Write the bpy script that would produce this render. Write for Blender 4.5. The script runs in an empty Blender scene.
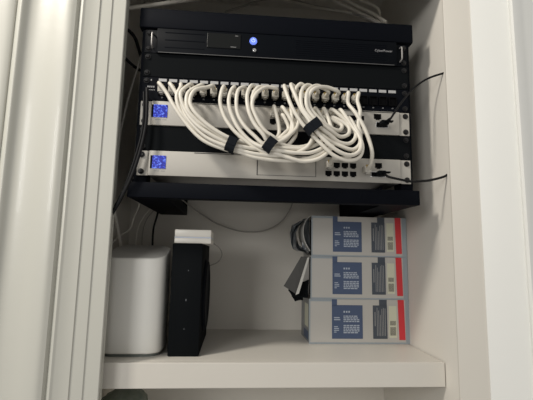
import bpy, bmesh, math, random
from mathutils import Vector, Matrix
random.seed(7)
C = bpy.context.scene.collection

# ------------------------------------------------------------------ camera
F = 400.0; CX, CY = 266.5, 200.0; CAMZ = 1.39
def ray(px, py): return Vector((px-CX, CY-py, F))
AY = ray(235, 254).normalized()
_z = ray(325, -2800); AZ = (_z - AY*_z.dot(AY)).normalized()
AX = AZ.cross(AY)
if AX.x < 0: AX = -AX
def at(px, py, D):
    """point of the place that lies D metres into the scene along the ray"""
    d = ray(px, py); w = Vector((AX.dot(d), AY.dot(d), AZ.dot(d)))
    w *= D/w.y
    return Vector((w.x, w.y, w.z+CAMZ))
cam_d = bpy.data.cameras.new('camera'); cam = bpy.data.objects.new('camera', cam_d); C.objects.link(cam)
right = Vector((AX.x, AY.x, AZ.x)); up = Vector((AX.y, AY.y, AZ.y)); fwd = Vector((AX.z, AY.z, AZ.z))
cam.matrix_world = Matrix(((right.x, up.x, -fwd.x, 0), (right.y, up.y, -fwd.y, 0), (right.z, up.z, -fwd.z, CAMZ), (0, 0, 0, 1)))
cam_d.sensor_width = 36; cam_d.lens = F/533*36; cam_d.clip_start = .02
bpy.context.scene.camera = cam

# ------------------------------------------------------------------ materials
def mat(name, col, rough=.5, metal=0, spec=.5, noise=0, nscale=40, bump=0, bscale=200, emit=None, estr=1, coat=0, col2=None):
    m = bpy.data.materials.new(name); m.use_nodes = True
    nt = m.node_tree; b = nt.nodes['Principled BSDF']
    b.inputs['Base Color'].default_value = (*col, 1); b.inputs['Roughness'].default_value = rough
    b.inputs['Metallic'].default_value = metal; b.inputs['Specular IOR Level'].default_value = spec
    b.inputs['Coat Weight'].default_value = coat
    if emit: b.inputs['Emission Color'].default_value = (*emit, 1); b.inputs['Emission Strength'].default_value = estr
    tc = None
    if noise or bump: tc = nt.nodes.new('ShaderNodeTexCoord')
    if noise:
        n = nt.nodes.new('ShaderNodeTexNoise'); n.inputs['Scale'].default_value = nscale; n.inputs['Detail'].default_value = 4
        nt.links.new(tc.outputs['Object'], n.inputs['Vector'])
        mx = nt.nodes.new('ShaderNodeMix'); mx.data_type = 'RGBA'
        c2 = col2 or tuple(c*(1-noise) for c in col)
        mx.inputs['A'].default_value = (*col, 1); mx.inputs['B'].default_value = (*c2, 1)
        nt.links.new(n.outputs['Fac'], mx.inputs['Factor']); nt.links.new(mx.outputs['Result'], b.inputs['Base Color'])
    if bump:
        n = nt.nodes.new('ShaderNodeTexNoise'); n.inputs['Scale'].default_value = bscale; n.inputs['Detail'].default_value = 3
        nt.links.new(tc.outputs['Object'], n.inputs['Vector'])
        bp = nt.nodes.new('ShaderNodeBump'); bp.inputs['Strength'].default_value = bump; bp.inputs['Distance'].default_value = .002
        nt.links.new(n.outputs['Fac'], bp.inputs['Height']); nt.links.new(bp.outputs['Normal'], b.inputs['Normal'])
    return m
M = {}
M['paint'] = mat('cream_paint', (.69, .66, .60), .5, noise=.04, nscale=6, bump=.10, bscale=60)
M['trim'] = mat('trim_gloss_paint', (.545, .54, .485), .36, noise=.03, nscale=5, bump=.10, bscale=35, coat=.1)
M['white_paint'] = mat('white_wall_paint', (.76, .765, .735), .4, noise=.02, nscale=5, bump=.12, bscale=50)
M['stile'] = mat('stile_paint', (.575, .55, .495), .5, noise=.04, nscale=6, bump=.1, bscale=60)
M['shelf'] = mat('shelf_paint', (.65, .62, .56), .45, noise=.05, nscale=9, bump=.1, bscale=70)
M['black'] = mat('black_powder_coat', (.004, .005, .008), .6, spec=.05, noise=.2, nscale=300)
M['blackgloss'] = mat('black_gloss_plastic', (.003, .004, .006), .45, spec=.06)
M['blackmat'] = mat('black_matte_plastic', (.005, .006, .007), .7, spec=.05)
M['dark_display'] = mat('dark_display', (.010, .011, .011), .3, spec=.15)
M['silver'] = mat('silver_faceplate', (.425, .405, .365), .5, metal=.0, noise=.03, nscale=80)
M['silver_dark'] = mat('silver_side', (.32, .31, .30), .4, metal=.3)
M['groove_light'] = mat('bezel_edge', (.12, .12, .12), .4)
M['groove'] = mat('groove_dark', (.03, .03, .03), .7)
M['cable'] = mat('white_cable_jacket', (.74, .70, .615), .4, noise=.14, nscale=90)
M['cable_grey'] = mat('grey_cable_jacket', (.36, .34, .31), .5)
M['cable_black'] = mat('black_cable_jacket', (.006, .006, .007), .5, spec=.2)
M['plug'] = mat('clear_plug_plastic', (.60, .575, .52), .2, noise=.55, nscale=330, spec=.7, col2=(.36, .34, .29))
M['velcro'] = mat('black_velcro', (.012, .014, .018), .95, spec=.1, bump=.6, bscale=900)
M['label'] = mat('label_strip', (.42, .42, .42), .4)
M['mark'] = mat('pale_print', (.30, .30, .30), .5)
M['text'] = mat('logo_print', (.26, .26, .27), .5)
M['chrome'] = mat('chrome', (.65, .65, .65), .2, metal=.9)
M['screw'] = mat('black_screw', (.012, .012, .013), .3, metal=.3)
M['jack'] = mat('black_jack', (.003, .003, .0035), .6, spec=.06)
M['carton'] = mat('carton_cream', (.49, .475, .445), .5, noise=.05, nscale=25)
M['carton_edge'] = mat('carton_blue_grey', (.30, .34, .37), .5)
M['blue'] = mat('carton_blue_print', (.060, .090, .170), .5)
M['greyprint'] = mat('carton_slate_print', (.055, .068, .09), .5)
M['red'] = mat('carton_red_print', (.62, .035, .045), .5)
M['sticker'] = mat('cream_sticker', (.60, .60, .47), .5)
M['barcode'] = mat('barcode_print', (.12, .11, .10), .6)
M['printtext'] = mat('pale_blue_text', (.42, .47, .55), .5)
M['bag'] = mat('grey_film', (.17, .19, .21), .3, noise=.5, nscale=40, bump=.5, bscale=60)
M['flap'] = mat('grey_card', (.085, .083, .078), .65, noise=.15, nscale=30)
M['flap_edge'] = mat('pale_card_edge', (.55, .54, .50), .6)
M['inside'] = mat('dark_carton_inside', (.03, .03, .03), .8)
M['router'] = mat('router_white', (.80, .79, .74), .45)
M['router_top'] = mat('router_top_grey', (.52, .51, .48), .4)
M['router_base'] = mat('router_base_grey', (.16, .18, .17), .4)
M['white_plastic'] = mat('white_plastic', (.80, .77, .70), .35)
M['strip'] = mat('pale_blue_strip', (.62, .66, .74), .3)
M['textile'] = mat('green_grey_textile', (.08, .115, .09), .9, noise=.8, nscale=70, bump=.6, bscale=200, col2=(.28, .30, .26))
M['led'] = mat('led_pale', (.15, .16, .17), .4)
M['blue_led'] = mat('power_button_glow', (.05, .08, .3), .3, emit=(.16, .25, .9), estr=1.1)
M['glow_white'] = mat('power_symbol_glow', (.5, .6, .9), .3, emit=(.45, .55, 1), estr=.9)
M['gold'] = mat('copper_contacts', (.5, .35, .10), .3, metal=.6)

def display_mat():
    m = bpy.data.materials.new('lit_blue_display'); m.use_nodes = True; nt = m.node_tree; b = nt.nodes['Principled BSDF']
    tc = nt.nodes.new('ShaderNodeTexCoord'); n = nt.nodes.new('ShaderNodeTexNoise'); n.inputs['Scale'].default_value = 260; n.inputs['Detail'].default_value = 2
    nt.links.new(tc.outputs['Object'], n.inputs['Vector'])
    r = nt.nodes.new('ShaderNodeValToRGB'); e = r.color_ramp.elements
    e[0].position = .42; e[0].color = (.01, .015, .30, 1); e[1].position = .66; e[1].color = (.18, .30, 1, 1)
    x = r.color_ramp.elements.new(.53); x.color = (.02, .05, .62, 1)
    nt.links.new(n.outputs['Fac'], r.inputs['Fac']); nt.links.new(r.outputs['Color'], b.inputs['Emission Color'])
    b.inputs['Emission Strength'].default_value = .95; b.inputs['Base Color'].default_value = (.01, .01, .03, 1); b.inputs['Roughness'].default_value = .25
    return m
M['display'] = display_mat()

# ------------------------------------------------------------------ mesh helpers
def finish(name, bm, m, parent=None, smooth=False, angle=35):
    me = bpy.data.meshes.new(name); bmesh.ops.recalc_face_normals(bm, faces=bm.faces); bm.to_mesh(me); bm.free()
    mats = m if isinstance(m, (list, tuple)) else [m]
    for x in mats: me.materials.append(M[x])
    if smooth:
        me.shade_smooth(); me.set_sharp_from_angle(angle=math.radians(angle))
    o = bpy.data.objects.new(name, me); C.objects.link(o)
    if parent:
        o.parent = parent
        loc = parent_loc(parent); me.transform(Matrix.Translation(-loc))
    return o
def parent_loc(p):
    v = Vector((0, 0, 0))
    while p: v += p.location; p = p.parent
    return v
def box(bm, x0, x1, y0, y1, z0, z1, bev=0, mi=0):
    r = bmesh.ops.create_cube(bm, size=1, matrix=Matrix.Translation(((x0+x1)/2, (y0+y1)/2, (z0+z1)/2)) @ Matrix.Diagonal((x1-x0, y1-y0, z1-z0, 1)))
    vs = r['verts']; fs = {f for v in vs for f in v.link_faces}
    for f in fs: f.material_index = mi
    if bev:
        es = {e for v in vs for e in v.link_edges}
        rb = bmesh.ops.bevel(bm, geom=list(es), offset=bev, segments=2, affect='EDGES', profile=.5)
        for f in rb['faces']: f.material_index = mi
def cyl(bm, p0, p1, r0, r1=None, seg=16, mi=0):
    r1 = r0 if r1 is None else r1
    p0 = Vector(p0); p1 = Vector(p1); d = p1-p0
    q = d.to_track_quat('Z', 'Y').to_matrix().to_4x4()
    r = bmesh.ops.create_cone(bm, cap_ends=True, segments=seg, radius1=r0, radius2=r1, depth=d.length, matrix=Matrix.Translation((p0+p1)/2) @ q)
    for f in {f for v in r['verts'] for f in v.link_faces}: f.material_index = mi
def catmull(pts, n=8):
    P = [pts[0]*2-pts[1]] + list(pts) + [pts[-1]*2-pts[-2]]; out = []
    for i in range(1, len(P)-2):
        a, b, c, d = P[i-1], P[i], P[i+1], P[i+2]
        for k in range(n):
            t = k/n
            out.append(.5*((2*b)+(c-a)*t+(2*a-5*b+4*c-d)*t*t+(3*b-a-3*c+d)*t**3))
    out.append(P[-2]); return out
def tube(bm, pts, r, seg=10, n=8, mi=0, flat=1.0, curve=True):
    pts = [Vector(p) for p in pts]
    if curve and len(pts) > 2: pts = catmull(pts, n)
    q = [pts[0]]
    for p in pts[1:]:
        if (p-q[-1]).length > 1e-5: q.append(p)
    pts = q; rings = []; nrm = None
    for i, p in enumerate(pts):
        t = (pts[min(i+1, len(pts)-1)]-pts[max(i-1, 0)]).normalized()
        if nrm is None:
            a = Vector((0, 0, 1)) if abs(t.z) < .9 else Vector((1, 0, 0)); nrm = (a-t*a.dot(t)).normalized()
        else: nrm = (nrm-t*nrm.dot(t)).normalized()
        b = t.cross(nrm)
        rings.append([bm.verts.new(p+(nrm*math.cos(2*math.pi*k/seg)*flat+b*math.sin(2*math.pi*k/seg))*r) for k in range(seg)])
    for A, B in zip(rings, rings[1:]):
        for k in range(seg):
            f = bm.faces.new((A[k], A[(k+1) % seg], B[(k+1) % seg], B[k])); f.material_index = mi
    bm.faces.new(rings[0]).material_index = mi; bm.faces.new(rings[-1]).material_index = mi
def prism(bm, pts, z0, z1, mi=0):
    lo = [bm.verts.new((p[0], p[1], z0)) for p in pts]; hi = [bm.verts.new((p[0], p[1], z1)) for p in pts]
    n = len(pts)
    for i in range(n): bm.faces.new((lo[i], lo[(i+1) % n], hi[(i+1) % n], hi[i])).material_index = mi
    bm.faces.new(lo).material_index = mi; bm.faces.new(hi).material_index = mi
def sheet(bm, quad, th, nu=10, nv=6, bulge=0, crinkle=0, mi=0, seed=0):
    """solid sheet spanned by four corners (tl, tr, br, bl), thickness th"""
    rn = random.Random(seed); a, b, c, d = [Vector(q) for q in quad]
    nrm = (b-a).cross(d-a).normalized(); F0 = []; F1 = []
    for j in range(nv+1):
        r0 = []; r1 = []
        for i in range(nu+1):
            u = i/nu; v = j/nv
            p = (a*(1-u)+b*u)*(1-v)+(d*(1-u)+c*u)*v
            h = bulge*4*u*(1-u)*.5+bulge*4*v*(1-v)*.5 + (rn.random()-.5)*crinkle
            r0.append(bm.verts.new(p+nrm*h)); r1.append(bm.verts.new(p+nrm*(h+th)))
        F0.append(r0); F1.append(r1)
    for G in (F0, F1):
        for j in range(nv):
            for i in range(nu): bm.faces.new((G[j][i], G[j][i+1], G[j+1][i+1], G[j+1][i])).material_index = mi
    ring = [(0, i) for i in range(nu)]+[(j, nu) for j in range(nv)]+[(nv, i) for i in range(nu, 0, -1)]+[(j, 0) for j in range(nv, 0, -1)]
    for k in range(len(ring)):
        (j, i), (j2, i2) = ring[k], ring[(k+1) % len(ring)]
        bm.faces.new((F0[j][i], F0[j2][i2], F1[j2][i2], F1[j][i])).material_index = mi
def tag(o, label, cat, group=None):
    o['label'] = label; o['category'] = cat
    if group: o['group'] = group
    return o
def thing(name, label, cat, loc, group=None):
    o = bpy.data.objects.new(name, None); C.objects.link(o); o.location = loc; o.empty_display_size = .02
    return tag(o, label, cat, group)
def part(name, parent, m, fn, smooth=False, label=None, angle=35):
    bm = bmesh.new(); fn(bm); o = finish(name, bm, m, parent, smooth, angle)
    if label: o['label'] = label
    return o
def struct(name, m, fn, smooth=False):
    bm = bmesh.new(); fn(bm); o = finish(name, bm, m, None, smooth); o['kind'] = 'structure'; return o

# ------------------------------------------------------------------ setting
XL, XR, YB = -.255, .3650, .985        # niche inside
YF = .668                               # back of the face frame
ZS = CAMZ-.1772                         # top of shelf
ZF, ZT = .80, 2.045
struct('wall_back', 'paint', lambda b: box(b, XL-.02, XR+.02, YB, YB+.02, ZF, ZT))
struct('wall_left', 'paint', lambda b: box(b, XL-.02, XL, YF+.012, YB, ZF, ZT))
struct('wall_right', 'paint', lambda b: box(b, XR, XR+.02, .652, YB, ZF, ZT))
struct('ceiling', 'paint', lambda b: box(b, XL-.02, XR+.02, YF, YB+.02, ZT, ZT+.02))
struct('floor', 'shelf', lambda b: box(b, XL-.02, XR+.02, YF, YB+.02, ZF-.02, ZF))

def px2(px, D): p = at(px, 200, D); return Vector((p.x, D, 0))
left = [(113.2, .668), (112.8, .658), (111.7, .6565), (98.2, .6545), (96.8, .6525), (85.2, .6505), (83.8, .6483), (69.5, .6465)]
bead = [(68.0, .6452), (66, .6437), (64.2, .644), (63.0, .6480), (61.6, .646)]
cove = [(59, .641), (52, .6375), (42, .639), (30, .6435), (18, .645), (9, .642), (3, .636), (-.5, .6335), (-3, .636), (-4.5, .640), (-6.5, .637), (-13, .634), (-26, .633), (-60, .632), (-160, .632)]
prof = [px2(*p) for p in left+bead]+catmull([px2(*p) for p in cove], 4)
prof += [Vector((prof[-1].x, .68, 0)), Vector((prof[0].x, .68, 0))]
struct('trim_1', 'trim', lambda b: prism(b, prof, .55, 2.2), True)
rp = [px2(479, .655)]
pr = [Vector((XR, .652, 0)), Vector((XR, .6485, 0)), Vector((XR+.0008, .6475, 0)), px2(479.0, .6355), px2(480, .6345)]
pr += [Vector((pr[-1].x, .70, 0)), Vector((XR+.0205, .70, 0)), Vector((XR+.0205, .652, 0))]
struct('trim_2', 'stile', lambda b: prism(b, pr, .55, 2.2), True)
q = [px2(480.1, .6345), px2(480.8, .6325), px2(519, .606), px2(521.5, .605), px2(523, .598), px2(526, .593), px2(530, .593), px2(535, .595), px2(539, .596), px2(640, .596)]
q += [Vector((q[-1].x, .70, 0)), Vector((q[0].x, .70, 0))]
struct('trim_3', 'white_paint', lambda b: prism(b, q, .55, 2.2), True)
# head of the opening (above the picture)
struct('trim_4', 'trim', lambda b: (box(b, prof[0].x-.02, px2(480, .655).x, .640, .668, 1.885, 2.2)))

sh = thing('closet_shelf', 'cream painted wooden shelf across the closet niche, holding the router and cartons', 'shelf', (0.05, .85, ZS-.0395))
part('board', sh, 'shelf', lambda b: box(b, XL, XR-.003, .705, YB, ZS-.030, ZS, .0006))
part('front_edge', sh, 'shelf', lambda b: box(b, XL, XR-.0015, .690, .705, ZS-.0400, ZS, .0009))

# ------------------------------------------------------------------ rack
RC = .0697; EAR = .2413; U = .04445; Z0 = CAMZ+.1293; YP = .684
def uz(k): return Z0+k*U
rack = thing('equipment_rack', 'black open frame wall rack holding the network equipment above the shelf', 'rack', (RC, .84, CAMZ+.092))
RX0, RX1 = RC-.252, RC+.252
RT = uz(6)+.0395
part('top_bar', rack, 'black', lambda b: (box(b, RX0, RX1, .680, .700, uz(6)+.002, RT, .003), box(b, RX0+.004, RX1-.004, .70, .73, RT-.003, RT, .0005)), True)
RB0, RB1 = CAMZ+.0905, CAMZ+.1165
part('bottom_bar', rack, 'black', lambda b: box(b, RX0+.0005, RX1-.001, .672, .694, RB0, RB1, .0015), True)
for s, x0, x1 in ((0, RC-EAR-.006, RC-EAR+.016), (1, RC+EAR-.016, RC+EAR+.006)):
    part('post', rack, 'black', lambda b: box(b, x0, x1, .690, .722, RB0+.002, uz(6)+.004, .001))
    xa, xb = (RX0+.001, RX0+.063) if s == 0 else (RX1-.063, RX1-.001)
    part('lower_arm', rack, 'black', lambda b: (box(b, xa, xb, .695, YB-.001, RB0+.001, RB0+.003), box(b, xa, xa+.002, .695, YB-.001, RB0+.001, RB0+.035), box(b, xb-.002, xb, .695, YB-.001, RB0+.001, RB0+.022)))
    xo = (RX0+.001, RX0+.004) if s == 0 else (RX1-.004, RX1-.001)
    part('upper_arm', rack, 'black', lambda b: box(b, xo[0], xo[1], .700, YB-.001, RT-.033, RT-.001))
    part('rear_post', rack, 'black', lambda b: box(b, xa, xb, YB-.005, YB-.0005, RB0+.003, RT-.001))

def screws(parent, z0, h, mats='screw', washer=True):
    for x in (RC-EAR+.0075, RC+EAR-.0075):
        for z in (z0+.0075, z0+h-.0075):
            part('mounting_screw', parent, mats, lambda b: (cyl(b, (x, YP-.001, z), (x, YP+.004, z), .0050, seg=18), cyl(b, (x, YP-.0035, z), (x, YP-.0008, z), .0026, .0042, seg=14)), True)
def blank(k, label):
    t = thing('blank_panel', label, 'blank panel', (RC, YP, uz(k)), 'blank filler panels')
    part('panel', t, 'blackmat', lambda b: box(b, RC-EAR, RC+EAR, YP, YP+.003, uz(k)+.0004, uz(k)+U-.0004, .0006))
    screws(t, uz(k), U)
blank(1, 'plain black filler panel between the two silver devices, behind the hanging cables')
blank(4, 'plain black filler panel between the top power unit and the patch panel')

# --- UPS
ups = thing('rack_power_supply', 'black rack battery backup with glowing blue power button, top of the rack', 'battery backup', (RC, .80, uz(5)))
part('chassis', ups, 'blackmat', lambda b: box(b, RC-.218, RC+.218, YP+.004, .94, uz(5)+.001, uz(6)-.001))
part('faceplate', ups, 'blackgloss', lambda b: (box(b, RC-EAR, RC+EAR, YP, YP+.0035, uz(5)+.0004, uz(6)-.0004, .0008), box(b, RC-EAR+.022, RC+EAR-.022, YP-.005, YP, uz(5)-.001, uz(6)+.001, .0012)), True)
part('lower_lip', ups, 'groove_light', lambda b: box(b, RC-.216, RC+.214, YP-.0053, YP-.0048, uz(5)-.0005, uz(5)+.0004))
for x0, x1, n in ((RC-.205, RC-.135, 3), (RC+.03, RC+.20, 8)):
    for i in range(n):
        z = uz(5)+.009+i*(.028/(n-1))
        part('vent_slot', ups, 'black', lambda b: box(b, x0, x1, YP-.0055, YP-.0048, z, z+.0012))
pd = at(224, 41, YP-.0055)
part('display', ups, 'dark_display', lambda b: box(b, pd.x-.030, pd.x+.030, YP-.0062, YP-.0048, pd.z-.014, pd.z+.014, .0005))
part('display_mark', ups, 'mark', lambda b: box(b, pd.x+.012, pd.x+.022, YP-.0065, YP-.0061, pd.z-.0115, pd.z-.0107))
part('display_mark', ups, 'mark', lambda b: box(b, pd.x+.02, pd.x+.025, YP-.0065, YP-.0061, pd.z+.010, pd.z+.0108))
pb = at(253.5, 39, YP-.013)
bt = part('power_button', ups, 'blue_led', lambda b: cyl(b, (pb.x, YP-.0078, pb.z), (pb.x, YP-.0048, pb.z), .0062, .0070, seg=28), True, 'round glowing blue power button')
def psym(b):
    tube(b, [Vector((pb.x+.0030*math.sin(a), YP-.0081, pb.z+.0030*math.cos(a))) for a in [math.radians(d) for d in range(35, 326, 15)]], .0005, 6, 1)
    box(b, pb.x-.0005, pb.x+.0005, YP-.0085, YP-.0077, pb.z+.001, pb.z+.0042)
part('power_symbol', bt, 'glow_white', psym)
pk = at(254.5, 48.5, YP-.013)
part('selector_button', ups, 'chrome', lambda b: (cyl(b, (pk.x, YP-.0075, pk.z), (pk.x, YP-.0048, pk.z), .0034, seg=20), cyl(b, (pk.x, YP-.0085, pk.z), (pk.x, YP-.0072, pk.z), .0015, seg=10)), True)
for s in (-1, 1):
    x = RC+s*(EAR-.0145)
    def hd(b):
        tube(b, [(x, YP, uz(5)+.009), (x, YP-.008, uz(5)+.0105), (x, YP-.010, uz(5)+.015), (x, YP-.010, uz(5)+.030), (x, YP-.008, uz(5)+.0345), (x, YP, uz(5)+.036)], .0014, 10, 5)
    part('handle', ups, 'silver_dark', hd, True)
screws(ups, uz(5), U)
def text(s, size, loc, m, parent, name='logo', shear=0):
    cu = bpy.data.curves.new(name, 'FONT'); cu.body = s; cu.size = size; cu.extrude = .0002; cu.align_x = 'CENTER'; cu.align_y = 'CENTER'; cu.shear = shear
    tmp = bpy.data.objects.new('t', cu); C.objects.link(tmp)
    dg = bpy.context.evaluated_depsgraph_get(); me = bpy.data.meshes.new_from_object(tmp.evaluated_get(dg))
    bpy.data.objects.remove(tmp)
    me.transform(Matrix.Translation(Vector(loc)-parent_loc(parent)) @ Matrix.Rotation(math.pi/2, 4, 'X'))
    me.materials.clear(); me.materials.append(M[m]); me.name = name
    o = bpy.data.objects.new(name, me); C.objects.link(o); o.parent = parent; return o
pl = at(385, 49, YP-.0125)
text('CyberPower', .0065, (pl.x, YP-.0055, pl.z), 'text', ups)

# --- patch panel
ZP = uz(3)
pp = thing('patch_bay', 'black patch panel with a row of white port labels, white cables plugged in', 'patch panel', (RC, .70, ZP))
part('faceplate', pp, 'black', lambda b: box(b, RC-EAR, RC+EAR, YP, YP+.003, ZP+.0004, ZP+U-.0004, .0006))
part('rear_body', pp, 'blackmat', lambda b: box(b, RC-.215, RC+.215, YP+.003, .74, ZP+.004, ZP+U-.004))
xa = at(163, 79, YP).x; xb = at(392, 92, YP).x
def portx(n): return xa+(xb-xa)*(n-1)/23
PZ = ZP+.0195                          # jack centre
LZ = ZP+.0387
for n in range(1, 25):
    x = portx(n)
    part('label_strip', pp, 'label', lambda b: box(b, x-.0070, x+.0070, YP-.0012, YP+.001, LZ-.0027, LZ+.0027, .0004))
    def jk(b):
        w, h = .0074, .0085
        box(b, x-w, x+w, YP-.0035, YP+.001, PZ+h-.0016, PZ+h); box(b, x-w, x+w, YP-.0035, YP+.001, PZ-h, PZ-h+.0016)
        box(b, x-w, x-w+.0015, YP-.0035, YP+.001, PZ-h+.0016, PZ+h-.0016); box(b, x+w-.0015, x+w, YP-.0035, YP+.001, PZ-h+.0016, PZ+h-.0016)
        box(b, x-w+.0015, x+w-.0015, YP-.0008, YP+.001, PZ-h+.0016, PZ+h-.0016)
    part('jack', pp, 'jack', jk)
part('port_numbers', pp, 'mark', lambda b: [box(b, portx(n)-.0011+d, portx(n)-.0003+d, YP-.0004, YP+.0002, ZP+.0058, ZP+.0082) for n in range(1, 25) for d in (0, .0017)])
def pmark(b):
    x = portx(1)-.020
    box(b, x-.0008, x+.0008, YP-.0004, YP+.0002, ZP+.037, ZP+.040)
    for k in range(4): box(b, x-.006+k*.0033, x-.004+k*.0033, YP-.0004, YP+.0002, ZP+.0245, ZP+.0275)
    for k in range(6): box(b, x-.007+k*.0025, x-.0055+k*.0025, YP-.0004, YP+.0002, ZP+.0195, ZP+.0208)
part('panel_print', pp, 'mark', pmark)
screws(pp, ZP, U)

# --- silver devices
def rj(b, x, z, w=.0058, h=.0050):
    box(b, x-w, x+w, YP-.0006, YP+.001, z-h+.0018, z+h); box(b, x-w*.55, x+w*.55, YP-.0006, YP+.001, z-h, z-h+.0019)
def device(name, label, cat, k):
    t = thing(name, label, cat, (RC, .80, uz(k)))
    part('chassis', t, 'silver_dark', lambda b: box(b, RC-.2205, RC+.2205, YP+.003, .93, uz(k)+.001, uz(k+1)-.001))
    part('faceplate', t, 'silver', lambda b: (box(b, RC-.2215, RC+.2215, YP-.003, YP+.003, uz(k)+.0006, uz(k+1)-.0006, .0008)), True)
    for s in (-1, 1):
        a, c = sorted((RC+s*EAR, RC+s*.2222))
        part('rack_ear', t, 'silver', lambda b: box(b, a, c, YP, YP+.003, uz(k)+.0006, uz(k+1)-.0006, .0006))
    screws(t, uz(k), U)
    return t
YP0 = YP
sw = device('network_switch', 'silver rack switch with small blue display directly below the patch panel', 'network switch', 2)
gw = device('network_gateway', 'silver rack gateway with drive bay and eight open ports, lowest in the rack', 'network gateway', 0)
YD = YP-.003
def screen(t, cx, cy, w, h):
    p = at(cx, cy, YD); 
    f = part('display', t, 'blackgloss', lambda b: box(b, p.x-w/2-.0035, p.x+w/2, YD-.0006, YD+.001, p.z-h/2, p.z+h/2, .0003))
    d = part('lit_screen', f, 'display', lambda b: box(b, p.x-w/2, p.x+w/2, YD-.0010, YD, p.z-h/2, p.z+h/2), label='glowing blue screen')
    part('small_print', t, 'mark', lambda b: [box(b, p.x-.008+i*.0024, p.x-.0065+i*.0024, YD-.0003, YD+.0002, p.z-h/2-.0048, p.z-h/2-.0034) for i in range(8) if i != 4])
screen(sw, 160.5, 111, .0235, .0225)
screen(gw, 159, 162, .0225, .0225)
for t, k in ((sw, 2), (gw, 0)):
    part('top_slot', t, 'groove', lambda b: box(b, RC-.145, RC+(.215 if k else .0), YD-.0004, YD+.001, uz(k+1)-.0030, uz(k+1)-.0018))
def port_part(t, x, z, **kw):
    def fn(b):
        w, h = kw.get('w', .0056), kw.get('h', .0050)
        box(b, x-w, x+w, YD-.0006, YD+.001, z-h+.0018, z+h); box(b, x-w*.55, x+w*.55, YD-.0006, YD+.001, z-h, z-h+.0019)
    return part('port', t, 'jack', fn)
sx0 = at(273, 118, YD).x; sx1 = at(361, 121, YD).x
swp = {}
for c in range(12):
    for r in range(2):
        x = sx0+(sx1-sx0)*c/11; z = uz(2)+(.0285 if r == 0 else .0150); swp[(c, r)] = (x, z); port_part(sw, x, z)
p = at(377.5, 117, YD); port_part(sw, p.x, p.z, w=.0066, h=.0055)
def sfp(t, cx, cy, w=.0115, h=.0055):
    p = at(cx, cy, YD)
    part('optical_port', t, ['chrome', 'jack'], lambda b: (box(b, p.x-w, p.x+w, YD-.0008, YD+.001, p.z-h, p.z+h, .0004), box(b, p.x-w+.0012, p.x+w-.0012, YD-.0012, YD, p.z-h+.0012, p.z+h-.0012, 0, 1)))
    return p
p1 = sfp(sw, 382, 125); p2 = sfp(gw, 378, 174.5, .0135, .005)
gp = []
for r, py in enumerate((165.2, 173.6)):
    for c in range(4):
        p = at(328.5+8.2*c, py+.3*c, YD); gp.append(p); port_part(gw, p.x, p.z)
p = at(378.5, 166, YD); port_part(gw, p.x, p.z, w=.0062, h=.0052)
p = at(366, 170, YD); wan = p; port_part(gw, p.x, p.z, w=.006, h=.0052)
def bay(b):
    a = at(257, 157.5, YD); c = at(316, 177, YD); w = .0009
    box(b, a.x, a.x+w*1.6, YD-.0004, YD+.001, c.z, a.z); box(b, c.x-w, c.x, YD-.0004, YD+.001, c.z, a.z)
    box(b, a.x, c.x, YD-.0004, YD+.001, c.z, c.z+w*.7); box(b, a.x, c.x, YD-.0004, YD+.001, a.z-w, a.z)
part('drive_bay', gw, 'groove', bay)

# ------------------------------------------------------------------ cables
R = .0033
def plug_mesh(b, x, y, z, s=1.0):
    """plug standing out of a port at panel depth y towards the viewer"""
    box(b, x-.0058*s, x+.0058*s, y-.0135, y+.0002, z-.0068*s, z+.0046*s, .0009)
    box(b, x-.0030*s, x+.0030*s, y-.012, y-.002, z-.0088*s, z-.0068*s, .0004)
def cable(name, label, px, r, m, ends, group=None, cat='cable', seg=10):
    """px: (px,py,D) way points or Vectors"""
    pts = [q if isinstance(q, Vector) else at(*q) for q in px]
    t = thing(name, label, cat, pts[0], group)
    part('jacket', t, m, lambda b: tube(b, pts, r, seg, 8), True, angle=80)
    for e in ends:
        def fn(b):
            plug_mesh(b, *e)
            for k in range(4): box(b, e[0]-.0036+k*.0021, e[0]-.0027+k*.0021, e[1]-.0138, e[1]-.0100, e[2]+.0015, e[2]+.0068, 0, 1)
        part('plug', t, ['plug', 'gold'], fn, label='clear plastic plug')
    return t
def lead(n, extra=.030):   # out of a patch panel jack
    x = portx(n); return [Vector((x, YP-.014, PZ)), Vector((x, YP-extra, PZ+.001))]
ordn = {1: 'first', 2: 'second', 3: 'third', 4: 'fourth', 5: 'fifth', 6: 'sixth', 7: 'seventh', 8: 'eighth', 9: 'ninth', 10: 'tenth', 11: 'eleventh', 12: 'twelfth', 13: 'thirteenth', 14: 'fourteenth', 15: 'fifteenth', 16: 'sixteenth', 17: 'seventeenth', 18: 'eighteenth', 19: 'nineteenth', 20: 'twentieth'}
def pcable(n, way, tgt, grp, tail):
    rj_ = random.Random(n)
    pts = lead(n)+[at(*q)+Vector((rj_.uniform(-1, 1), rj_.uniform(-1.2, 1.2), rj_.uniform(-1, 1)))*.0011 for q in way]
    x, z, y, up_ = tgt
    pts += [Vector((x, y-.026, z+up_)), Vector((x, y-.013, z))]
    return cable('patch_cable', tail, pts, R, 'cable', [(x0, y0, z0) for x0, y0, z0 in ((portx(n), YP, PZ), (x, y, z))], grp)
def s(c, r): x, z = swp[(c, r)]; return (x, z, YD, .004)
G1, G2, G3 = 'white cables through the left velcro tie', 'white cables through the middle velcro tie', 'white cables through the right velcro tie'
def lab(n, tie): return 'white cable from the %s patch panel port, passing through the %s velcro tie' % (ordn[n], tie)
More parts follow.
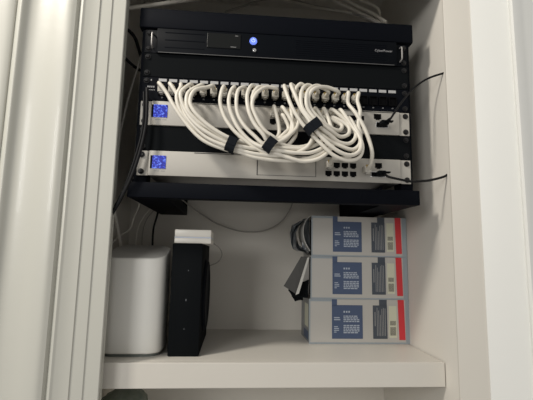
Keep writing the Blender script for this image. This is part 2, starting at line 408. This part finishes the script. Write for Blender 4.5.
A = [
 (1, [(167, 93, .650), (175, 107, .645), (187, 124, .642), (204, 140, .638), (225, 149.5, .636), (237, 152, .634), (255, 157, .632), (285, 160.5, .631), (308, 158, .63), (325, 151, .628), (334, 141, .632), (328, 129, .645)], s(4, 1)),
 (2, [(177, 95, .648), (182, 108, .642), (191, 123, .638), (206, 136.5, .634), (226, 146.5, .631), (238, 149.5, .630), (256, 153.5, .63), (283, 155.5, .632), (303, 150, .63), (312, 139, .632), (312, 129, .648)], s(4, 0)),
 (3, [(181, 87, .649), (176.5, 96, .644), (181, 110, .640), (193, 126, .641), (208, 138, .640), (226, 147, .641), (238, 149, .642), (258, 155, .638), (280, 152, .64), (293, 140, .641), (296, 129, .650)], s(2, 1)),
 (4, [(188, 86, .647), (181, 94, .639), (184, 109, .634), (195, 122.5, .632), (209, 133, .631), (227, 143.5, .630), (239, 146, .630), (258, 149.5, .632), (275, 147, .636), (288, 137, .640), (293, 126, .648)], s(1, 0)),
 (5, [(197, 87, .646), (187, 94, .637), (188, 109, .632), (197, 120, .631), (210, 129.5, .634), (228, 140.5, .636), (240, 143, .638), (258, 146, .642), (272, 143, .645), (284, 133, .648), (288, 127, .652)], s(1, 1)),
 (6, [(207, 87, .645), (195, 91, .635), (190, 101, .630), (194, 112, .629), (204, 122, .629), (216, 131, .630), (229, 138.5, .631), (240, 141, .634), (257, 144, .641), (270, 141, .648), (279, 133, .652)], s(0, 0)),
]
for n, w, t in A: pcable(n, w, t, G1, lab(n, 'left'))
B = [
 (7, [(221.5, 93, .647), (221, 104, .643), (227, 120, .640), (240, 136, .636), (261, 150, .630), (276, 154, .628), (292, 159.5, .626), (305, 161, .626), (320, 158, .625), (331, 148, .627), (333, 135, .634)], s(6, 0)),
 (8, [(231, 91, .646), (228.5, 102, .641), (231, 115, .638), (239, 129, .634), (251, 140.5, .630), (264, 147.5, .626), (278, 150, .625), (296, 153.5, .625), (313, 152, .625), (326, 145, .628), (330, 134, .636)], s(5, 0)),
 (9, [(239, 89, .645), (236, 99, .640), (237, 113, .637), (244, 125.5, .634), (255, 137, .630), (266, 145, .629), (280, 147.5, .631), (294, 149, .634), (309, 148, .636), (321, 141, .640), (325, 131, .646)], s(5, 1)),
 (10, [(251, 86, .643), (247.5, 96, .632), (248.5, 111, .627), (255, 125, .625), (262, 134.5, .624), (269, 142, .626), (280, 141.5, .630), (290, 135, .636), (297, 126, .644)], s(3, 0)),
 (11, [(258, 88, .643), (252, 98, .636), (253.5, 114, .632), (260.5, 127, .630), (267, 135.5, .630), (271.5, 140.5, .634), (283, 137.5, .640), (292, 129, .646)], s(2, 0)),
 (12, [(266, 87.5, .645), (256.5, 94, .634), (252.5, 105, .627), (257, 119, .626), (265, 130, .627), (273.5, 138, .629), (283, 144, .632), (297, 146.5, .636), (311, 144, .64), (317, 136, .645), (313, 129, .65)], s(3, 1)),
]
for n, w, t in B: pcable(n, w, t, G2, lab(n, 'middle'))
CC = [
 (13, [(284.5, 86, .648), (287, 96, .638), (293, 109, .630), (301, 121, .626), (309, 131.5, .624), (322, 145, .620), (335, 156, .618), (348, 160.5, .620), (358.5, 157, .624), (362, 148, .626), (359, 136, .632), (353, 127, .642)], s(8, 0)),
 (14, [(291.5, 84.5, .645), (294.5, 95, .634), (301, 108.5, .626), (308, 119.5, .621), (314, 128.5, .617), (326, 142, .615), (339, 152, .615), (351, 155.5, .618), (360, 150, .622), (361.5, 140, .628), (356, 130, .638)], s(9, 1)),
 (15, [(300, 84.5, .648), (295.5, 91, .640), (298, 103, .633), (306, 115.5, .630), (313, 125.5, .628), (328, 139, .626), (341, 147, .625), (353, 149.5, .627), (360, 143, .632), (357, 133, .640)], s(8, 1)),
 (16, [(308, 85, .646), (301.5, 92, .634), (302, 105, .626), (308, 115.5, .622), (316, 125, .620), (328, 134.5, .622), (339, 141.5, .625), (350, 143, .630), (356, 136, .636), (352, 127, .646)], s(7, 0)),
 (17, [(317, 86, .645), (308.5, 91, .632), (306, 102, .626), (310, 112, .623), (318.5, 122.5, .622), (330, 131, .626), (341, 137, .632), (349, 134, .638), (347, 126, .648)], s(7, 1)),
 (18, [(327, 87, .645), (315, 88.5, .634), (308.5, 97, .630), (311, 108, .628), (320, 120, .628), (330, 127.5, .634), (339, 130, .640), (341, 125, .650)], s(6, 1)),
]
for n, w, t in CC: pcable(n, w, t, G3, lab(n, 'right'))
pcable(19, [(348, 103, .654), (355, 113, .645), (363, 125, .640), (369, 139, .638), (372.5, 153, .641)], (wan.x, wan.z, YD, .006), None, 'white patch cable hanging apart on the right, down to the lowest silver device')
g0 = gp[0]
pcable(20, [(357, 101, .652), (359.5, 112, .645), (358, 124, .640), (361, 137, .640), (358, 150, .640), (348, 157, .642), (336, 158.5, .65)], (g0.x, g0.z, YD, .005), None, 'white cable looping behind the right bundle to the lowest silver device')

def tie(name_label, c, d, length, width, th):
    """velcro wrapped round a bundle: c centre, d direction of the cables"""
    c = Vector(c); d = Vector(d).normalized(); n = Vector((0, 1, 0)); n = (n-d*n.dot(d)).normalized(); a = d.cross(n)
    def fn(b):
        K = 28; rings = []
        for off, sc in ((-width/2, .93), (-width/2, 1), (width/2, 1), (width/2, .93)):
            ring = []
            for k in range(K):
                t = 2*math.pi*k/K; ca, sa = math.cos(t), math.sin(t)
                e = .62; x = math.copysign(abs(ca)**e, ca)*length/2*sc; y = math.copysign(abs(sa)**e, sa)*th/2*sc
                ring.append(b.verts.new(c+a*x+n*y+d*off))
            rings.append(ring)
        rings.append(rings[0])
        for A_, B_ in zip(rings, rings[1:]):
            for k in range(K): b.faces.new((A_[k], A_[(k+1) % K], B_[(k+1) % K], B_[k]))
    t = thing('velcro_tie', name_label, 'cable tie', c, 'black velcro ties on the white cable bundles')
    part('wrap', t, 'velcro', fn, True, angle=50)
    def tab(b):
        p = c-n*(th/2+.0008)+a*(length*.18)
        q = [p-a*length*.30-d*width*.42, p+a*length*.22-d*width*.5, p+a*length*.22+d*width*.40, p-a*length*.30+d*width*.5]
        sheet(b, q, .0012, 4, 4, 0, .0003)
    part('loose_end', t, 'velcro', tab)
tA = at(231.5, 145, .634); tB = at(269.5, 145.5, .629); tC = at(313, 127, .6215)
tie('black velcro tie around the left white cable bundle', tA, at(240, 147.5, .634)-at(224, 141, .634), .0255, .0155, .028)
tie('black velcro tie around the middle white cable bundle', tB, at(278, 151, .629)-at(262, 139, .629), .0255, .0155, .028)
tie('black velcro tie around the right, topmost white cable bundle', tC, at(322, 138, .6215)-at(306, 118, .6215), .0270, .0165, .028)

# black uplink cables
def blk(label, pts, r, plug=None, m='cable_black', name='uplink_cable', cat='cable', group=None):
    w = [q if isinstance(q, Vector) else at(*q) for q in pts]
    t = thing(name, label, cat, w[0], group)
    part('jacket', t, m, lambda b: tube(b, w, r, 10, 8), True, angle=80)
    if plug: part('connector', t, 'blackmat', plug)
    return t
e1 = Vector((p1.x, YD, p1.z)); e2 = Vector((p2.x+.002, YD, p2.z))
def conn(e, m=1):
    def fn(b):
        box(b, e.x-.0068, e.x+.0068, e.y-.018, e.y-.0006, e.z-.0038, e.z+.0038, .001)
        box(b, e.x-.003, e.x+.012, e.y-.024, e.y-.016, e.z-.0012, e.z+.0012, .0004)
    return fn
blk('black cable rising from the silver switch up to the right side wall', [e1+Vector((0, -.017, 0)), e1+Vector((.004, -.026, .003)), (391, 118, .655), (401, 103, .658), (414, 88, .668), (428, 78.5, .664), (441, 73.5, .659), (462, 69.5, .672), (472, 70, .69)][:6]+[Vector((XR+.004, .657, at(447, 72.0, .655).z))], .0019, conn(e1))
blk('black cable leaving the lowest silver device to the right side wall', [e2+Vector((.002, -.017, 0)), (388, 176.5, .652), (398, 179, .648), (412, 181.5, .648), (428, 180.5, .655), (443, 177, .659), Vector((XR+.004, .662, at(453, 173.0, .655).z))], .0021, conn(e2))

# cables on the left of the rack
blk('thick black cable hanging down in front of the left rack ears', [(147, 88, .672), (147, 104, .668), (146, 124, .666), (141, 148, .664), (132, 175, .664), (120, 200, .668), (112, 214, .674), (100, 240, .70)], .0030, m='cable_black', name='power_cable')
blk('thin black cable hanging beside the thick one at the left rack ears', [(144, 92, .676), (144, 110, .674), (142, 132, .673), (136, 155, .672), (127, 181, .672), (117, 203, .676), (108, 216, .684), (98, 236, .70)], .0022, m='cable_black', name='power_cable')
blk('black cable looping out of the top left corner beside the rack', [(118, 26, .73), (128, 30, .73), (135, 38, .735), (139, 50, .745), (144, 66, .78)], .0032, m='cable_black', name='power_cable')
blk('short black cable below it, running from the left trim behind the rack', [(118, 50, .74), (127, 60, .74), (135, 67, .75), (143, 72, .80)], .0028, m='cable_black', name='power_cable')
blk('thin grey cable running down left of the rack', [(142, 54, .74), (139, 64, .735), (134, 80, .73), (128, 100, .725), (121, 130, .72), (116, 165, .715), (112, 200, .72)], .0019, m='cable_grey', name='data_cable')
blk('stiff white cable standing behind the white router at the left', [(113, 205, .80), (116.5, 222, .83), (121, 247, .86), (124, 275, .88)], .0034, m='white_plastic', name='data_cable')
blk('thin curly white cable hanging from the rack over the white router', [(136, 200, .86), (139, 205, .86), (134, 217, .87), (130, 229, .87), (120, 236, .86), (108, 247, .80)], .0015, m='white_plastic', name='data_cable')
blk('thin grey cable hanging in an arc to the router left of the black one', [(151, 208, .93), (144, 216, .93), (138, 228, .93), (136, 244, .92), (137, 262, .91)], .0014, m='white_plastic', name='data_cable')
blk('thin faint grey cable closest to the black vertical cable behind the router', [(155, 209, .95), (147, 219, .95), (143, 231, .95), (142, 246, .94), (143, 262, .93)], .0011, m='cable_grey', name='data_cable')
blk('black cable hanging vertically between the rack and the white router', [(159, 208, .93), (157, 216, .93), (153.5, 229, .925), (152.5, 246, .92), (153, 270, .91)], .0023, m='cable_black', name='power_cable')
blk('thin grey cable sagging in a wide arc below the rack', [(181, 199, .94), (190, 206, .955), (203, 215, .97), (220, 225, .975), (243, 231.5, .978), (266, 230, .978), (282, 221, .975), (291, 207, .97), (293, 198, .96)], .0016, m='cable_grey', name='data_cable')
# cables lying over the top of the rack
TG = 'white cables lying over the rack'
for i, (pts, r) in enumerate([
 ([(60, 14, .73), (120, 9, .725), (150, 5.5, .73), (175, 2, .745), (215, -4, .79), (260, -12, .9)], .0042),
 ([(225, 12, .93), (248, 4.5, .93), (262, 0, .93), (285, -2, .92), (310, 5, .89), (335, 10, .84), (362, 16, .78), (384, 26, .77)], .0026),
 ([(262, -3, .92), (290, 1.5, .90), (318, 7.5, .86), (345, 12, .81), (368, 19, .78), (384, 29, .79)], .0028),
 ([(318, -14, .85), (335, 1, .82), (352, 9, .80), (368, 17, .785), (388, 25, .78)], .0034),
 ([(325, -16, .82), (343, -2, .81), (358, 6.5, .795), (372, 13, .78), (386, 22, .76)], .0034),
 ([(332, -18, .84), (352, -4, .82), (368, 3, .80), (377, 8, .79), (379.5, 14, .80), (377, 21, .82)], .0032)]):
    lb = ['thick white cable crossing the top left corner above the rack', 'thin white cable arching above the middle of the rack top', 'white cable just under the arching one above the rack top',
          'lowest white cable of the bundle at the top right of the rack', 'middle white cable of the bundle at the top right of the rack', 'white cable of the top right bundle that hooks down at its end'][i]
    blk(lb, pts, r, m='cable' if i != 1 else 'cable_grey', name='network_cable', group=TG)

# ------------------------------------------------------------------ router
def rrect(x0, x1, y0, y1, r, n=8):
    out = []
    for cx, cy, a0 in ((x1-r, y1-r, 0), (x0+r, y1-r, 90), (x0+r, y0+r, 180), (x1-r, y0+r, 270)):
        for k in range(n+1):
            a = math.radians(a0+90*k/n); out.append((cx+r*math.cos(a), cy+r*math.sin(a)))
    return out
def loft(b, rings, mi=0, caps=(1, 1)):
    V = [[b.verts.new(p) for p in r] for r in rings]; n = len(V[0])
    for A_, B_ in zip(V, V[1:]):
        for k in range(n): b.faces.new((A_[k], A_[(k+1) % n], B_[(k+1) % n], B_[k])).material_index = mi
    if caps[0]: b.faces.new(V[0])
    if caps[1]: b.faces.new(V[-1]).material_index = mi
rx1 = at(162, 340, .740).x; rx0 = rx1-.106; ry0, ry1 = .722, .812
rz1 = at(140, 258.5, .735).z; rz2 = rz1+.025
rt = thing('wireless_router', 'tall white rounded wireless router with slanted grey top, left end of the shelf', 'router', ((rx0+rx1)/2, (ry0+ry1)/2, ZS))
def topz(y): return rz1+(rz2-rz1)*(y-ry0)/(ry1-ry0)
RR = .026
def ring(inset, zf): return [(x, y, zf(y)) for x, y in rrect(rx0+inset, rx1-inset, ry0+inset, ry1-inset, RR-inset)]
part('base', rt, 'router_base', lambda b: loft(b, [ring(.006, lambda y: ZS), ring(.004, lambda y: ZS+.004), ring(.003, lambda y: ZS+.0055)]), True)
part('housing', rt, 'router', lambda b: loft(b, [ring(.003, lambda y: ZS+.005), ring(.0008, lambda y: ZS+.0065), ring(0, lambda y: ZS+.010)] + [ring(0, lambda y, t=t: ZS+.010+(topz(y)-.002-ZS-.010)*t) for t in (.25, .5, .75, 1)] + [ring(.0008, lambda y: topz(y)-.0006), ring(.0022, topz)]), True)
part('top_cover', rt, 'router_top', lambda b: loft(b, [ring(.0024, lambda y: topz(y)-.001), ring(.0024, lambda y: topz(y)+.0003), ring(.0032, lambda y: topz(y)+.0006)]), True)

# ------------------------------------------------------------------ black modem
mx0 = at(167, 356, .728).x; mx1 = at(198.5, 356, .728).x; mz = at(190, 243.5, .728).z
md = thing('modem', 'slim black upright modem with bulging oval side, between router and empty shelf', 'modem', ((mx0+mx1)/2, .82, ZS))
part('housing', md, 'blackmat', lambda b: box(b, mx0, mx1, .728, .915, ZS, mz, .0022), True)
def oval(b):
    rings = []; cy, cz = .82, (ZS+mz)/2; ay, az = .074, (mz-ZS)*.36
    for k, (x, sc) in enumerate(((mx1-.001, 1), (mx1+.003, .99), (mx1+.0055, .93), (mx1+.0062, .9), (mx1+.0048, .86), (mx1+.0048, .01))):
        rings.append([(x, cy+ay*sc*math.cos(t), cz+az*sc*math.sin(t)) for t in [2*math.pi*i/48 for i in range(48)]])
    loft(b, rings)
part('oval_side_ring', md, 'black', oval, True)
def leds(b):
    for px, py in ((188.5, 270.5), (186, 299.5), (184, 329)):
        p = at(px, py, .728); cyl(b, (p.x, .7274, p.z), (p.x, .729, p.z), .0008, seg=10)
    p = at(186, 300, .728); box(b, p.x-.0006, p.x+.0006, .7275, .729, p.z-.0018, p.z+.0018)
part('indicator_lights', md, 'led', leds)
part('side_knob', md, 'blackmat', lambda b: [box(b, mx0-.005, mx0+.001, .76, .775, z, z+.010, .001) for z in (ZS+.045, ZS+.135)])
hx0 = at(174, 244, .732).x; hx1 = at(211, 244, .732).x
hb = thing('network_adapter', 'small white flat network adapter lying on top of the black modem', 'adapter', ((hx0+hx1)/2, .775, mz+.0002))
hz = mz+.0002; hh = at(190, 229.5, .732).z-hz
part('lower_half', hb, 'white_plastic', lambda b: box(b, hx0, hx1, .732, .815, hz, hz+hh*.40, .0018), True)
part('light_strip', hb, 'strip', lambda b: box(b, hx0+.0003, hx1-.0003, .7316, .8146, hz+hh*.385, hz+hh*.48))
part('upper_half', hb, 'white_plastic', lambda b: box(b, hx0+.0002, hx1-.0002, .7322, .8148, hz+hh*.47, hz+hh, .0018), True)
blk('thin grey cable curling from the white adapter down behind the black modem', [Vector((hx1-.004, .812, hz+hh*.4)), (213, 243, .835), (219.5, 248, .85), (222, 255, .86), (218, 262, .865), (209, 266, .87)], .0012, m='cable_grey', name='data_cable')

# ------------------------------------------------------------------ cartons
YC = .831
def carton(pxl, pxr, ytop, ybot, label, kind, z0):
    l = at(pxl, ybot, YC).x; r = at(pxr, ybot, YC).x
    h = at((pxl+pxr)/2, ytop, YC).z-at((pxl+pxr)/2, ybot, YC).z
    w = r-l; z1 = z0+h; d = .095
    t = thing('product_carton', label, 'carton', ((l+r)/2, YC+d/2, z0), 'stacked product cartons')
    def body(b):
        th = .0012
        box(b, l, r, YC, YC+th, z0, z1, .0004); box(b, l, r, YC+d-th, YC+d, z0, z1)
        box(b, l, r, YC+th, YC+d-th, z0, z0+th); box(b, l, r, YC+th, YC+d-th, z1-th, z1)
        box(b, r-th, r, YC+th, YC+d-th, z0+th, z1-th)
    part('sleeve', t, 'carton', body)
    if kind == 'closed':
        part('end_flap', t, 'bag', lambda b: box(b, l, l+.0012, YC+.0012, YC+d-.0012, z0+.0012, z1-.0012))
        part('end_print', t, ['sticker', 'blue'], lambda b: (box(b, l-.0003, l, YC+.012, YC+.05, z0+.030, z1-.012), box(b, l-.0003, l, YC+.012, YC+.06, z0+.006, z0+.022, 0, 1)))
    else:
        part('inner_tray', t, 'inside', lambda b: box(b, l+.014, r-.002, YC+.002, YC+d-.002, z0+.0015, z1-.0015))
    X = lambda f: l+w*f
    Zf = lambda f: z0+h*f
    e = .0003
    part('edge_print', t, 'carton_edge', lambda b: (box(b, X(0), X(1), YC-e, YC, Zf(.0), Zf(.035)), box(b, X(.952), X(1), YC-e, YC, Zf(.035), Zf(1)), box(b, X(0), X(.22), YC-e, YC, Zf(.95), Zf(1)), box(b, X(0), X(.012), YC-e, YC, Zf(.035), Zf(.95))))
    def panel(x0, x1, tx0, tx1):
        def fn(b):
            box(b, X(x0), X(x1), YC-.0006, YC, Zf(.115), Zf(.87), .0002); box(b, X(tx0), X(tx1), YC-.0006, YC, Zf(.86), Zf(1.0))
        return fn
    part('blue_panel', t, 'blue', panel(.222, .524, .222, .272))
    part('slate_panel', t, 'greyprint', panel(.626, .768, .69, .766))
    part('red_stripe', t, 'red', lambda b: prism_y(b, [(X(.876), Zf(1)), (X(.938), Zf(1)), (X(.946), Zf(.09)), (X(.886), Zf(.09))], YC-.0006, YC))
    part('sticker', t, 'sticker', lambda b: box(b, X(.787), X(.862), YC-.0006, YC, Zf(.14), Zf(.86)))
    rn = random.Random(3)
    def bars(b):
        yy0, yy1 = YC-.0009, YC-.0005
        for k in range(3): box(b, X(.335+.024*k), X(.350+.024*k), yy0, yy1, Zf(.70), Zf(.74))
        for z in (.575, .53): box(b, X(.242), X(.242+.05+.02*rn.random()), yy0, yy1, Zf(z), Zf(z+.022))
        for z in (.375, .335, .295, .255): box(b, X(.242), X(.262+.045*rn.random()), yy0, yy1, Zf(z), Zf(z+.018))
        for z in (.61, .57, .53, .49, .40, .36, .32, .28, .24):
            x = .335
            while x < .475:
                w_ = .012+.022*rn.random(); box(b, X(x), X(min(x+w_, .49)), yy0, yy1, Zf(z), Zf(z+.024)); x += w_+.006
    part('panel_text', t, 'printtext', bars)
    def bars2(b):
        for k in range(6): box(b, X(.665+.016*k), X(.670+.016*k), YC-.0009, YC-.0005, Zf(.18), Zf(.62+.2*rn.random()))
        box(b, X(.643), X(.650), YC-.0009, YC-.0005, Zf(.40), Zf(.72))
    part('small_text', t, 'mark', bars2)
    part('barcode', t, 'barcode', lambda b: [box(b, X(.797+.0082*k), X(.8015+.0082*k), YC-.0009, YC-.0005, Zf(z), Zf(z+dz)) for k in range(7) for z, dz in ((.19, .19), (.42, .10))])
    return t, l, r, z0, z1
def prism_y(b, pts, y0, y1):
    A_ = [b.verts.new((p[0], y0, p[1])) for p in pts]; B_ = [b.verts.new((p[0], y1, p[1])) for p in pts]; n = len(pts)
    for i in range(n): b.faces.new((A_[i], A_[(i+1) % n], B_[(i+1) % n], B_[i]))
    b.faces.new(A_); b.faces.new(B_)
c3, l3, r3, z30, z31 = carton(309, 411, 299.6, 344, 'cream carton with blue panel and red stripe, bottom of the stack, end closed', 'closed', ZS+.0002)
c2, l2, r2, z20, z21 = carton(310.5, 408.3, 256.6, 299, 'middle carton of the stack, with a long grey flap hanging out at its left', 'open', z31+.0003)
c1, l1, r1, z10, z11 = carton(311.3, 407, 215.8, 255.6, 'topmost carton of the stack, with crumpled grey wrapping bulging out at its left', 'open', z21+.0003)
# topmost: curved flap and wrapping
def curved(b):
    pts = [at(*p) for p in ((309.5, 216.5, .822), (305, 222, .82), (303, 230, .82), (304, 239, .82), (307, 246, .82), (310, 251, .822))]
    pts = catmull(pts, 5); dep = .06; th = .001; rows = []
    for p in pts: rows.append([b.verts.new(p+Vector(v)) for v in ((0, 0, 0), (0, dep, 0), (th, dep, 0), (th, 0, 0))])
    for A_, B_ in zip(rows, rows[1:]):
        for k in range(4): b.faces.new((A_[k], A_[(k+1) % 4], B_[(k+1) % 4], B_[k]))
    b.faces.new(rows[0]); b.faces.new(rows[-1])
part('side_flap', c1, 'flap_edge', curved, True, 'pale curved open flap')
def wrap(b):
    rn = random.Random(5); outer = [(300, 221), (292, 225), (290, 233), (291, 243), (293, 249), (297, 251), (304, 252), (308, 254)]
    inner = [(305, 220), (299, 226), (296, 233), (297, 240), (299, 245), (302, 247.5), (305, 249), (309, 250)]
    nseg = 7; g = []
    for j in range(5):
        row = []
        for i, (o, n_) in enumerate(zip(outer, inner)):
            t = j/4; x = o[0]*(1-t)+n_[0]*t; y = o[1]*(1-t)+n_[1]*t
            row.append(at(x, y, .845+.018*math.sin(i*1.9+j*2.1)+.01*rn.random()-.02*math.sin(math.pi*t)))
        g.append(row)
    F0 = [[b.verts.new(p) for p in r] for r in g]; F1 = [[b.verts.new(p+Vector((0, .0015 + .03*math.sin(math.pi*j/4), 0))) for p in r] for j, r in enumerate(g)]
    for G_ in (F0, F1):
        for j in range(4):
            for i in range(7): b.faces.new((G_[j][i], G_[j][i+1], G_[j+1][i+1], G_[j+1][i]))
    ring_ = [(0, i) for i in range(7)]+[(j, 7) for j in range(4)]+[(4, i) for i in range(7, 0, -1)]+[(j, 0) for j in range(4, 0, -1)]
    for k in range(len(ring_)):
        (j, i), (j2, i2) = ring_[k], ring_[(k+1) % len(ring_)]
        b.faces.new((F0[j][i], F0[j2][i2], F1[j2][i2], F1[j][i]))
part('grey_wrapping', c1, 'bag', wrap, False, 'crumpled dark grey wrapping')
part('grey_wrapping', c1, 'bag', lambda b: sheet(b, [at(303, 219, .85), at(309, 218, .85), at(310, 253, .84), at(302, 250, .85)], .003, 5, 6, .004, .004, seed=2), label='crumpled dark grey wrapping')
# middle: hanging flap
part('side_flap', c2, 'flap', lambda b: sheet(b, [at(301, 256.5, .835), at(308, 257, .825), at(296, 294, .815), at(283.5, 286, .835)], .0016, 6, 8, .001, .0006, seed=4), label='grey card flap hanging outwards')
part('flap_edge', c2, 'flap_edge', lambda b: sheet(b, [at(307.5, 257.5, .824), at(309.5, 257.5, .824), at(299, 293.5, .813), at(295.5, 295, .813)], .0016, 3, 8), label='pale edge of the flap')
part('grey_wrapping', c2, 'blackmat', lambda b: sheet(b, [at(297, 285, .835), at(309, 280, .835), at(308, 298, .832), at(292, 297, .838)], .004, 6, 5, .003, .003, seed=9), label='dark wrapping below the flap')
part('grey_wrapping', c2, 'blackmat', lambda b: sheet(b, [at(288, 290, .85), at(300, 290, .84), at(303, 300, .84), at(295, 301.5, .85)], .004, 6, 5, .003, .003, seed=11), label='dark wrapping below the flap')

# ------------------------------------------------------------------ textile under the shelf
tz = at(142, 389.5, .80).z
tx = thing('folded_textile', 'dark green and grey striped folded cloth, below the shelf at the left', 'cloth', (-.20, .82, ZF))
def cloth(b):
    rn = random.Random(8); rings = []; H = tz-ZF
    x1 = at(149, 393, .80).x
    for k in range(15):
        v = k/14; z = ZF+H*(.0 + v)
        rr = []
        n = 40
        for i in range(n):
            a = 2*math.pi*i/n; f = 1+.05*math.sin(9*a+v*3)+.03*rn.random()
            taper = (1 if v < .85 else math.sqrt(max(0.02, 1-((v-.85)/.16)**2)))
            rr.append((x1-.055+.050*math.cos(a)*f*(.4+.6*taper) , .82+.06*math.sin(a)*f*taper, z - (.018*max(0, -math.cos(a)) if v > .7 else 0)))
        rings.append(rr)
    loft(b, rings)
part('cloth', tx, 'textile', cloth, True, angle=80)

# ------------------------------------------------------------------ light
def area(name, loc, target, size, power, col, sy=None):
    l = bpy.data.lights.new(name, 'AREA'); l.energy = power; l.color = col; l.size = size
    if sy: l.shape = 'RECTANGLE'; l.size_y = sy
    o = bpy.data.objects.new(name, l); C.objects.link(o); o.location = loc
    o.rotation_euler = (Vector(target)-Vector(loc)).to_track_quat('-Z', 'Y').to_euler(); return o
area('ceiling_lamp', (-1.0, .0, 2.60), (.1, .7, 1.45), .20, 21, (1, .94, .85))
area('window_light', (-1.25, -1.40, 1.98), (.1, .7, 1.4), .7, 19, (1, .985, .955))
w = bpy.data.worlds.new('world'); bpy.context.scene.world = w; w.use_nodes = True
bg = w.node_tree.nodes['Background']; bg.inputs['Color'].default_value = (1, .97, .93, 1); bg.inputs['Strength'].default_value = .42
vs = bpy.context.scene.view_settings; vs.view_transform = 'Standard'; vs.look = 'None'; vs.gamma = 1; vs.use_curve_mapping = False; vs.exposure = -.09
